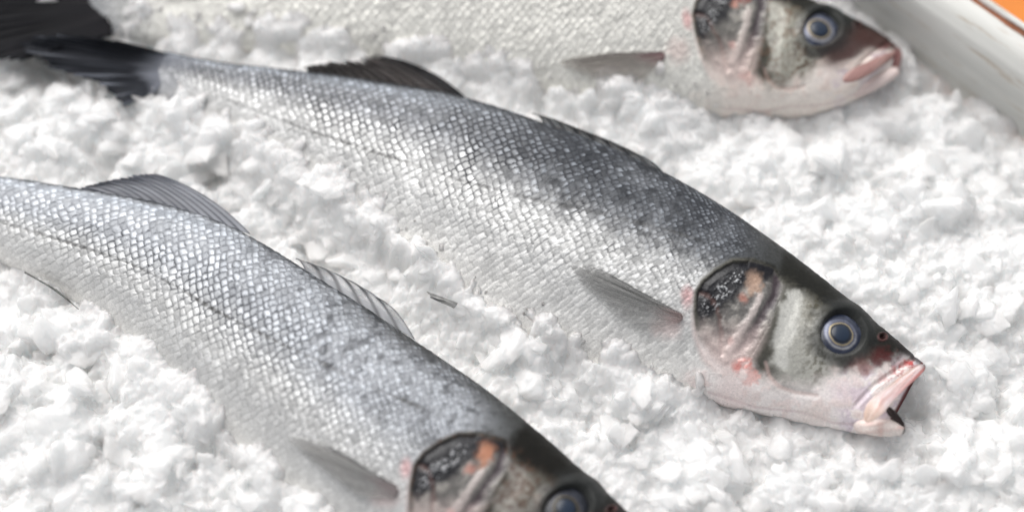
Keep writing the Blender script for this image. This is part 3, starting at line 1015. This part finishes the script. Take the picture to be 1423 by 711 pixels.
# ---- bottom fish
fin(fishB, "dorsal_fin", [(348, 325), (300, 312), (250, 297), (200, 286), (150, 276)],
    [(212, 240), (190, 242), (160, 248), (130, 255), (104, 263)], ZBm + .006, ZBm + .010, 13, (.30, .31, .34), (.05, .055, .07), (.72, 1), .04, 31,
    branch=1, tipcol=(.07, .075, .095), mid_pts=[(285, 272), (248, 268), (208, 264), (170, 264), (128, 268)])
fin(fishB, "dorsal_fin", [(577, 472), (540, 449), (500, 424), (460, 398), (425, 378)],
    [(521, 413), (493, 394), (463, 379), (436, 368), (411, 359)], ZBm + .008, ZBm + .010, 6, (.38, .39, .41), (.10, .10, .105), (.35, .85), .08, 32,
    mid_pts=[(550, 432), (518, 412), (484, 393), (450, 376), (418, 364)])
fin(fishB, "pectoral_fin", [(552, 675), (553, 680), (552, 686), (548, 691)],
    [(455, 618), (402, 604), (408, 620), (452, 656), (495, 690)], 0, 0, 17, (.26, .26, .26), (.40, .39, .37), (.42, .78), .03, 33, on_skin=(.0010, .0030), fade=.3,
    rootcol=(.33, .29, .29), branch=2, side_dark=(.12, .0, (.09, .09, .09)))
fin(fishB, "anal_fin", [(78, 402), (56, 390), (34, 378)], [(112, 432), (90, 412), (66, 396)], .010, .014, 8, (.16, .17, .16), (.05, .05, .05), (.95, 1), .15, 34)
fin(fishB, "tail_fin", [(-100, 226), (-110, 245), (-120, 265), (-128, 284)],
    [(-200, 190), (-260, 185), (-250, 240), (-260, 300), (-200, 320)], ZBm + .003, .016, 16, (.022, .026, .036), (.007, .008, .012), (.96, 1), .1, 35, branch=3)

# ------------------------------------------------------------------ the ice
# where the skin of every fish is, on a 1 mm plan of the tray
GX0, GY0, GR = -0.46, -0.30, 0.001
NXg, NYg = 960, 660
top_map = np.full((NXg, NYg), -9.0)
for fs in (fishA, fishT, fishB):
    q = fs['g'].reshape(-1, 3)
    ii = np.clip(((q[:, 0] - GX0) / GR).astype(int), 0, NXg - 1); jj = np.clip(((q[:, 1] - GY0) / GR).astype(int), 0, NYg - 1)
    np.maximum.at(top_map, (ii, jj), q[:, 2])


def fish_top(x, y):
    i = np.clip(((x - GX0) / GR).astype(int), 0, NXg - 1); j = np.clip(((y - GY0) / GR).astype(int), 0, NYg - 1)
    return top_map[i, j]


# tray frame: long wall runs like its rim in the photo
RIMZ = .036
RIM0 = P(1294, 0, RIMZ); RIM1 = P(1423, 90, RIMZ)
wd = (RIM1 - RIM0); wd[2] = 0; wd /= np.linalg.norm(wd)
wn_ = np.array([-wd[1], wd[0], 0]);
if wn_[0] < 0:
    wn_ = -wn_                        # points out of the tray
WALL0 = RIM0.copy(); WALL0[2] = 0

# swells and hollows of the ice surface, (photo x, y, reach px, height m)
SWELL = [
    (90, 185, 70, .010), (150, 145, 30, .007), (110, 128, 25, .006), (20, 160, 50, .006),
    (40, 480, 80, .008), (120, 560, 90, .008), (200, 640, 80, .006), (60, 650, 120, .006), (0, 318, 22, .014),
    (1100, 230, 70, .005), (1000, 215, 50, .005), (1180, 220, 60, .006), (1260, 290, 60, .005), (1340, 400, 60, .004), (1050, 660, 80, .003), (900, 640, 80, .003),
    (1250, 560, 50, -.010), (1300, 560, 40, -.010), (1000, 585, 30, -.010), (1150, 620, 40, -.003), (1115, 178, 22, -.008), (1190, 245, 18, -.012),
    (20, 380, 35, -.012), (60, 392, 22, -.010), (1400, 570, 40, -.012),
]
SW = [(P(a, b, .01), r * K, h) for a, b, r, h in SWELL]


# how far up the flank the ice lies, by station: fraction of the half thickness (negative = belly free)
BURY = [(fishA, [.80, .76, .70, .68, .69, .70, .72, .75, .76, .77, .82, .91, 1.0]),
        (fishT, [.66, .70, .70, .70, .72, .75, .77, .78, .78, .77, .80, .86, .94]),
        (fishB, [.85, .95, 1.0, .98, .86, .79, .77, .77, .77, .79, .83, .9])]
BUR = []
for fs_k, fr_ in BURY:
    ix_ = np.nonzero(T0 <= len(fr_) - 1)[0][::9]
    fv = np.interp(T0[ix_], np.arange(len(fr_)), fr_)
    jx_ = np.array([np.argmin(np.abs(th[:NT_TOP] - q_ * math.pi)) for q_ in fv])
    pv_ = fs_k['g'][ix_, jx_]
    BUR.append((pv_, pv_[:, 2] + .0035))


# the ice keeps below the backs and the raised fins
CLR = []
for D_, z_, o_ in ((FA_D, .008, 12), (FB_D, .008, 12)):
    d_ = spl(np.linspace(0, 17, 110), D_)
    tg_ = np.gradient(d_, axis=0); tg_ /= np.linalg.norm(tg_, axis=1, keepdims=True)
    d_ = d_ + np.column_stack([tg_[:, 1], -tg_[:, 0]]) * o_
    CLR.append((P(d_[:, 0], d_[:, 1], z_), z_, .0105))
tl_ = np.array([(-20, 10), (30, 0), (80, 20), (110, 60), (60, 60), (130, 20), (0, 50), (150, 70), (200, 70), (100, 85), (140, 95), (180, 95), (215, 95), (60, 80)], float)
CLR.append((P(tl_[:, 0], tl_[:, 1], .003), .0015, .010))
mo_ = np.array([(1000, 572), (1060, 588), (1120, 600), (1180, 612), (1240, 618), (1290, 560), (1270, 600)], float)
CLR.append((P(mo_[:, 0], mo_[:, 1], .003), .002, .010))


VOX = .00050


def ice_base(x, y):
    h = .0060 + .0035 * fbm(x / .07, y / .07, 900, 3)
    sh = x.shape
    xf, yf = x.ravel(), y.ravel()
    h = h.ravel()
    for p, r, a in SW:
        h = h + a * .6 * np.exp(-((xf - p[0]) ** 2 + (yf - p[1]) ** 2) / (r * r) * .9)
    for pv, tz in BUR:
        near = (xf > pv[:, 0].min() - .05) & (xf < pv[:, 0].max() + .05) & (yf > pv[:, 1].min() - .05) & (yf < pv[:, 1].max() + .05)
        d2 = np.full(xf.shape, 9.0); tg_ = np.zeros(xf.shape)
        xn, yn = xf[near], yf[near]
        dn = np.full(xn.shape, 9.0); tn = np.zeros(xn.shape)
        for k in range(len(pv)):
            q = (xn - pv[k, 0]) ** 2 + (yn - pv[k, 1]) ** 2
            m = q < dn
            dn[m] = q[m]; tn[m] = tz[k]
        w = np.exp(-dn / (.016 ** 2))
        w = np.clip(w * 1.25, 0, 1)
        hn_ = h[near]
        h[near] = hn_ * (1 - w) + tn * w
    for pv, tz, rr_ in CLR:
        near = (xf > pv[:, 0].min() - .04) & (xf < pv[:, 0].max() + .04) & (yf > pv[:, 1].min() - .04) & (yf < pv[:, 1].max() + .04)
        xn, yn = xf[near], yf[near]
        dn = np.full(xn.shape, 9.0)
        for k in range(len(pv)):
            dn = np.minimum(dn, (xn - pv[k, 0]) ** 2 + (yn - pv[k, 1]) ** 2)
        w = np.clip(np.exp(-dn / rr_ ** 2) * 1.3, 0, 1)
        hn_ = h[near]
        h[near] = hn_ * (1 - w) + np.minimum(hn_, tz) * w
    h = h.reshape(sh)
    # heaps lightly against the wall
    d = (x - WALL0[0]) * wn_[0] + (y - WALL0[1]) * wn_[1]
    return h - .004 * sst(-.10, -.02, d)


def ice_height(x, y):
    wx = .0045 * fbm(x / .010, y / .010, 911, 4) + .0011 * fbm(x / .0022, y / .0022, 913, 2)
    wy = .0045 * fbm(x / .010 + 50, y / .010, 912, 4) + .0011 * fbm(x / .0022 + 7, y / .0022, 914, 2)
    X, Y = x + wx, y + wy
    h = ice_base(x, y)
    h = h + .0052 * (lump_field(X, Y, .026, 20, 4.0, .4) - .6)
    h = h + .0030 * (lump_field(X + .01, Y, .0125, 40, 4.0, .6) - .6)
    x2, y2 = x + .3 * wx, y + .3 * wy
    h = h + .0016 * (lump_field(x2, y2 + .01, .0060, 60, 3.0, .8) - .6)
    h = h + .0009 * (lump_field(x2, y2 + .02, .0032, 80, 2.5, .9) - .6)
    return h


TRAY_L0, TRAY_L1, TRAY_W = -.62, .42, .62


def sheet(xs, ys, inside, close):
    gx, gy = np.meshgrid(xs, ys, indexing='ij')
    zz = ice_height(gx, gy)
    dw = (gx - WALL0[0]) * wn_[0] + (gy - WALL0[1]) * wn_[1]
    al_ = (gx - WALL0[0]) * wd[0] + (gy - WALL0[1]) * wd[1]
    keep = (dw < -.0045) & (dw > -TRAY_W + .009) & (al_ > TRAY_L0 + .009) & (al_ < TRAY_L1 - .009) & inside(gx, gy)
    fc = grid_faces(len(xs), len(ys))
    fc = fc[keep.ravel()[fc].all(1)]
    used = np.unique(fc)
    remap = np.zeros(gx.size, np.int64); remap[used] = np.arange(len(used))
    v = np.stack([gx, gy, zz], -1).reshape(-1, 3)[used]; f = remap[fc]
    q = f[0]
    if np.cross(v[q[1]] - v[q[0]], v[q[2]] - v[q[0]])[2] < 0:
        f = f[:, ::-1]
    if close:
        n = len(v)
        lo = v.copy(); lo[:, 2] = -.016
        e = np.concatenate([f[:, [0, 1]], f[:, [1, 2]], f[:, [2, 3]], f[:, [3, 0]]])
        key = np.sort(e, 1); key = key[:, 0] * (n + 1) + key[:, 1]
        _, idx, cnt = np.unique(key, return_index=True, return_counts=True)
        b = e[idx[cnt == 1]]
        side = np.stack([b[:, 1], b[:, 0], b[:, 0] + n, b[:, 1] + n], 1)
        v = np.concatenate([v, lo]); f = np.concatenate([f, f[:, ::-1] + n, side])
    return v, f


VX, VY0, VY1 = .280, -.162, .165
inner_v, inner_f = sheet(np.arange(-VX, VX, .0008), np.arange(VY0, VY1, .0008), lambda x, y: x < 9, True)
outer_v, outer_f = sheet(np.arange(-.66, .62, .003), np.arange(-.62, .52, .003),
                         lambda x, y: (np.abs(x) > VX - .004) | (y < VY0 + .004) | (y > VY1 - .004), False)

# broken pieces of ice, fused with the bed into one heap
import bmesh


def ico(sub):
    bm = bmesh.new(); bmesh.ops.create_icosphere(bm, subdivisions=sub, radius=1)
    v = np.array([v.co[:] for v in bm.verts]); f_ = np.array([[w.index for w in p.verts] for p in bm.faces])
    bm.free()
    return v, f_


ICO = {s: ico(s) for s in (2, 3, 4)}


def lump(sub, k):
    v, f_ = ICO[sub]
    r_ = np.random.default_rng(1000 + k)
    n = r_.normal(size=(11, 3)); n /= np.linalg.norm(n, axis=1, keepdims=True)
    hh = r_.uniform(.5, 1.0, 11)
    dt = v @ n.T
    rad = np.min(np.where(dt > .05, hh[None] / np.maximum(dt, .05), 9), 1)
    rad = np.minimum(rad, 1.35)
    w = fbm(v[:, 0] * 2.6 + v[:, 2] * 1.7, v[:, 1] * 2.6 - v[:, 2] * 1.3, 300 + k, 3)
    w2 = fbm(v[:, 0] * 6 + v[:, 2] * 5, v[:, 1] * 6 - v[:, 2] * 4, 500 + k, 2)
    rad = rad * (1 + .13 * w + .10 * w2)
    return v * rad[:, None], f_


PRO = {s: [lump(s, k) for k in range(24)] for s in (2, 3, 4)}
N = 13200
cx = rng.uniform(-VX + .004, VX - .004, N); cy = rng.uniform(VY0 + .004, VY1 - .004, N)
rad = .0012 * (rng.pareto(1.55, N) + 1); rad = np.clip(rad, .0010, .0088)
hz = ice_height(cx, cy)
tp = fish_top(cx, cy)
dwl = (cx - WALL0[0]) * wn_[0] + (cy - WALL0[1]) * wn_[1]
cz = hz + rad * rng.uniform(-.5, .12, N)
ok = dwl < -.008 - rad
for a in np.linspace(0, 2 * math.pi, 8, endpoint=False):
    for m_ in (.6, 1.15):
        t_ = fish_top(cx + np.cos(a) * rad * m_, cy + np.sin(a) * rad * m_)
        ok &= ~((t_ > -1) & (t_ > cz - .0005))
ok &= ~((tp > -1) & (tp > cz))
# keep the raised fins free
for pv, tz, rr_ in CLR:
    dn = np.full(N, 9.0)
    for k in range(len(pv)):
        dn = np.minimum(dn, (cx - pv[k, 0]) ** 2 + (cy - pv[k, 1]) ** 2)
    ok &= (dn > .009 ** 2) | ((rad < .0025) & (dn > .0055 ** 2))
vs, fs_, off = [inner_v], [np.concatenate([inner_f[:, [0, 1, 2]], inner_f[:, [0, 2, 3]]])], len(inner_v)
for k in np.nonzero(ok)[0]:
    s = 2 if rad[k] < .0020 else (3 if rad[k] < .0055 else 4)
    v, f_ = PRO[s][k % 24]
    e = rng.normal(size=(3, 3)) * np.array([[1, 1, .45], [1, 1, .45], [.45, .45, 1.6]]); qm, _ = np.linalg.qr(e[:, ::-1]); qm = qm[:, ::-1]
    if np.linalg.det(qm) < 0:
        qm[:, 0] *= -1
    sc = rad[k] * np.array([1, rng.uniform(.65, 1), rng.uniform(.22, .5)])
    vs.append((v * sc) @ qm.T + np.array([cx[k], cy[k], cz[k]])); fs_.append(f_ + off); off += len(v)
nb_ = 0
for fs_k, (pv, tz) in zip((fishA, fishT, fishB), BUR):
    for q_ in range(0 if fs_k is fishB else 60):
        k = rng.integers(0, len(pv))
        if fs_k is fishA and k < 22:
            continue
        c_ = pv[k, :2] + rng.normal(0, .0042, 2)
        zt_ = fish_top(c_[:1], c_[1:])[0]
        if zt_ < -1:
            continue
        if np.min((c_[0] - pv[:, 0]) ** 2 + (c_[1] - pv[:, 1]) ** 2) > .011 ** 2:
            continue
        r0_ = .0009 * (rng.pareto(1.7) + 1); r0_ = min(r0_, .0040)
        s = 2 if r0_ < .0020 else 3
        v, f_ = PRO[s][q_ % 24]
        qm, _ = np.linalg.qr(rng.normal(size=(3, 3)))
        if np.linalg.det(qm) < 0:
            qm[:, 0] *= -1
        vs.append((v * r0_ * np.array([1, .8, .6])) @ qm.T + np.array([c_[0], c_[1], zt_ + r0_ * .05])); fs_.append(f_ + off); off += len(v); nb_ += 1
raw = mesh_obj("crushed_ice", np.concatenate(vs), np.concatenate(fs_), M_ICE)
md = raw.modifiers.new("fuse", 'REMESH')
md.mode = 'VOXEL'; md.voxel_size = VOX; md.adaptivity = 0.0
dg = bpy.context.evaluated_depsgraph_get()
ev = raw.evaluated_get(dg)
fm = ev.to_mesh()
nv_ = len(fm.vertices)
fv = np.empty(nv_ * 3, np.float32); fm.vertices.foreach_get("co", fv); fv = fv.reshape(-1, 3).astype(float)
fl = np.empty(len(fm.loops), np.int32); fm.loops.foreach_get("vertex_index", fl)
ff = fl.reshape(-1, 4)
ev.to_mesh_clear()
old = raw.data
bpy.data.objects.remove(raw); bpy.data.meshes.remove(old)
# drop the underside
cz_ = fv[ff].mean(1)[:, 2]
ff = ff[cz_ > -.0145]
# melt relief: tiny crystals along the surface
g_ = .00013 * fbm(fv[:, 0] / .0016 + fv[:, 2] / .002, fv[:, 1] / .0016 - fv[:, 2] / .002, 95, 2)
fv[:, 2] += g_
used = np.unique(ff); remap = np.zeros(nv_, np.int64); remap[used] = np.arange(len(used))
fv = fv[used]; ff = remap[ff]
print("ice verts", len(fv), "pieces", int(ok.sum()))
ice = mesh_obj("crushed_ice", np.concatenate([fv, outer_v]), np.concatenate([ff, outer_f + len(fv)]), M_ICE)
tag(ice, "white wet crushed ice filling the tray under and around the three fish", "crushed ice", kind="stuff")

# ------------------------------------------------------------------ tray
tray = bpy.data.objects.new("fish_tray", None)
COL.objects.link(tray)
tcen = WALL0 - wn_ * TRAY_W / 2 + wd * (TRAY_L0 + TRAY_L1) / 2
tray.location = (tcen[0], tcen[1], -.045)
tray.rotation_euler = (0, 0, math.atan2(wd[1], wd[0]))
tag(tray, "white enamelled metal fish tray with rusty chipped rim holding the ice", "tray")
HL, HWd = (TRAY_L1 - TRAY_L0) / 2, TRAY_W / 2
# profile going outwards from the foot of the wall: (outward offset, height, rust)
FL = .012     # how much the wall flares
ZR = RIMZ + .045
prof = [(-FL, .004, 0), (-FL + .002, .0045, 0), (-FL + .004, .008, 0), (-FL * .6, .035, .0), (-FL * .45, ZR - .020, .0), (-.0025, ZR - .0085, .0), (.0005, ZR - .0045, .0), (.004, ZR - .0018, .0),
        (.008, ZR - .0005, .0), (.0118, ZR - .0002, .04), (.0132, ZR - .0006, .34), (.0148, ZR - .0012, .56), (.0162, ZR - .0006, .40), (.0176, ZR + .0003, .06), (.0192, ZR + .0002, .03),
        (.0204, ZR - .0016, .0), (.0204, ZR - .0040, .1), (.0190, ZR - .0052, .1), (.0176, ZR - .0035, 0), (.010, ZR - .0028, 0), (.004, ZR - .0045, 0), (.0015, ZR - .010, 0),
        (-FL * .6 + .002, .035, 0), (-FL + .003, .000, 0)]


def rrect(off, n=14):
    pts = []
    rc = .05 + max(off, -.04)
    hl, hw = HL + off, HWd + off
    for cxs, cys, a0 in ((1, 1, 0), (-1, 1, 90), (-1, -1, 180), (1, -1, 270)):
        for k in range(n):
            a = R(a0 + 90 * k / (n - 1))
            pts.append((cxs * (hl - rc) + rc * math.cos(a), cys * (hw - rc) + rc * math.sin(a)))
    return np.array(pts)


def densify(loop, step=.004):
    out = []
    for i in range(len(loop)):
        a, b = loop[i], loop[(i + 1) % len(loop)]
        m = max(1, int(np.linalg.norm(b - a) / step)) if np.linalg.norm(rrect(0)[i] - rrect(0)[(i + 1) % len(loop)]) > .05 else 1
        m = DEN[i]
        for k in range(m):
            out.append(a + (b - a) * k / m)
    return np.array(out)


_r0 = rrect(0)
DEN = [max(1, int(np.linalg.norm(_r0[(i + 1) % len(_r0)] - _r0[i]) / .005)) for i in range(len(_r0))]
rows, rust = [], []
pz = np.array(prof)
tp_ = np.linspace(0, len(prof) - 1, 140)
pp = spl(tp_, pz[:, :2]); pr = np.interp(tp_, np.arange(len(prof)), pz[:, 2])
for (o_, z_), r_ in zip(pp, pr):
    L_ = densify(rrect(o_))
    dent = .0008 * vnoise(L_[:, 0] * 30, L_[:, 1] * 30, 5) * (.4 if z_ > ZR - .012 else 0)
    rows.append(np.column_stack([L_, z_ + dent])); rust.append(np.full(len(L_), r_))
rows = np.array(rows); rust = np.array(rust)
f_ = grid_faces(rows.shape[0], rows.shape[1], wrap_v=True)
q = f_[5 * rows.shape[1] + 3]; rv = rows.reshape(-1, 3)
wall_o = mesh_obj("wall", rv, f_, M_TRAY, None, attrs={"rst": rust.ravel()})
wall_o.parent = tray
# floor pan
inner = densify(rrect(-FL + .001))
fl_v = np.concatenate([np.column_stack([inner * s_, np.full(len(inner), .004)]) for s_ in (1, .66, .33, .001)] +
                      [np.column_stack([inner * s_, np.full(len(inner), .001)]) for s_ in (.001, .33, .66, 1)])
f_ = grid_faces(8, len(inner), wrap_v=True)
fl_o = mesh_obj("floor_pan", fl_v, f_, M_TRAY, None, attrs={"rst": np.zeros(len(fl_v))})
fl_o.parent = tray

# orange table
s_ = 3.0
tv = np.array([(-s_, -s_, -.0465), (s_, -s_, -.0465), (s_, s_, -.0465), (-s_, s_, -.0465), (-s_, -s_, -.07), (s_, -s_, -.07), (s_, s_, -.07), (-s_, s_, -.07)])
tf = np.array([(0, 1, 2, 3), (7, 6, 5, 4), (0, 4, 5, 1), (1, 5, 6, 2), (2, 6, 7, 3), (3, 7, 4, 0)])
tb = mesh_obj("ground", tv, tf, M_TABLE, smooth=False)
tag(tb, "plain orange surface under the white tray", "ground", kind="structure")
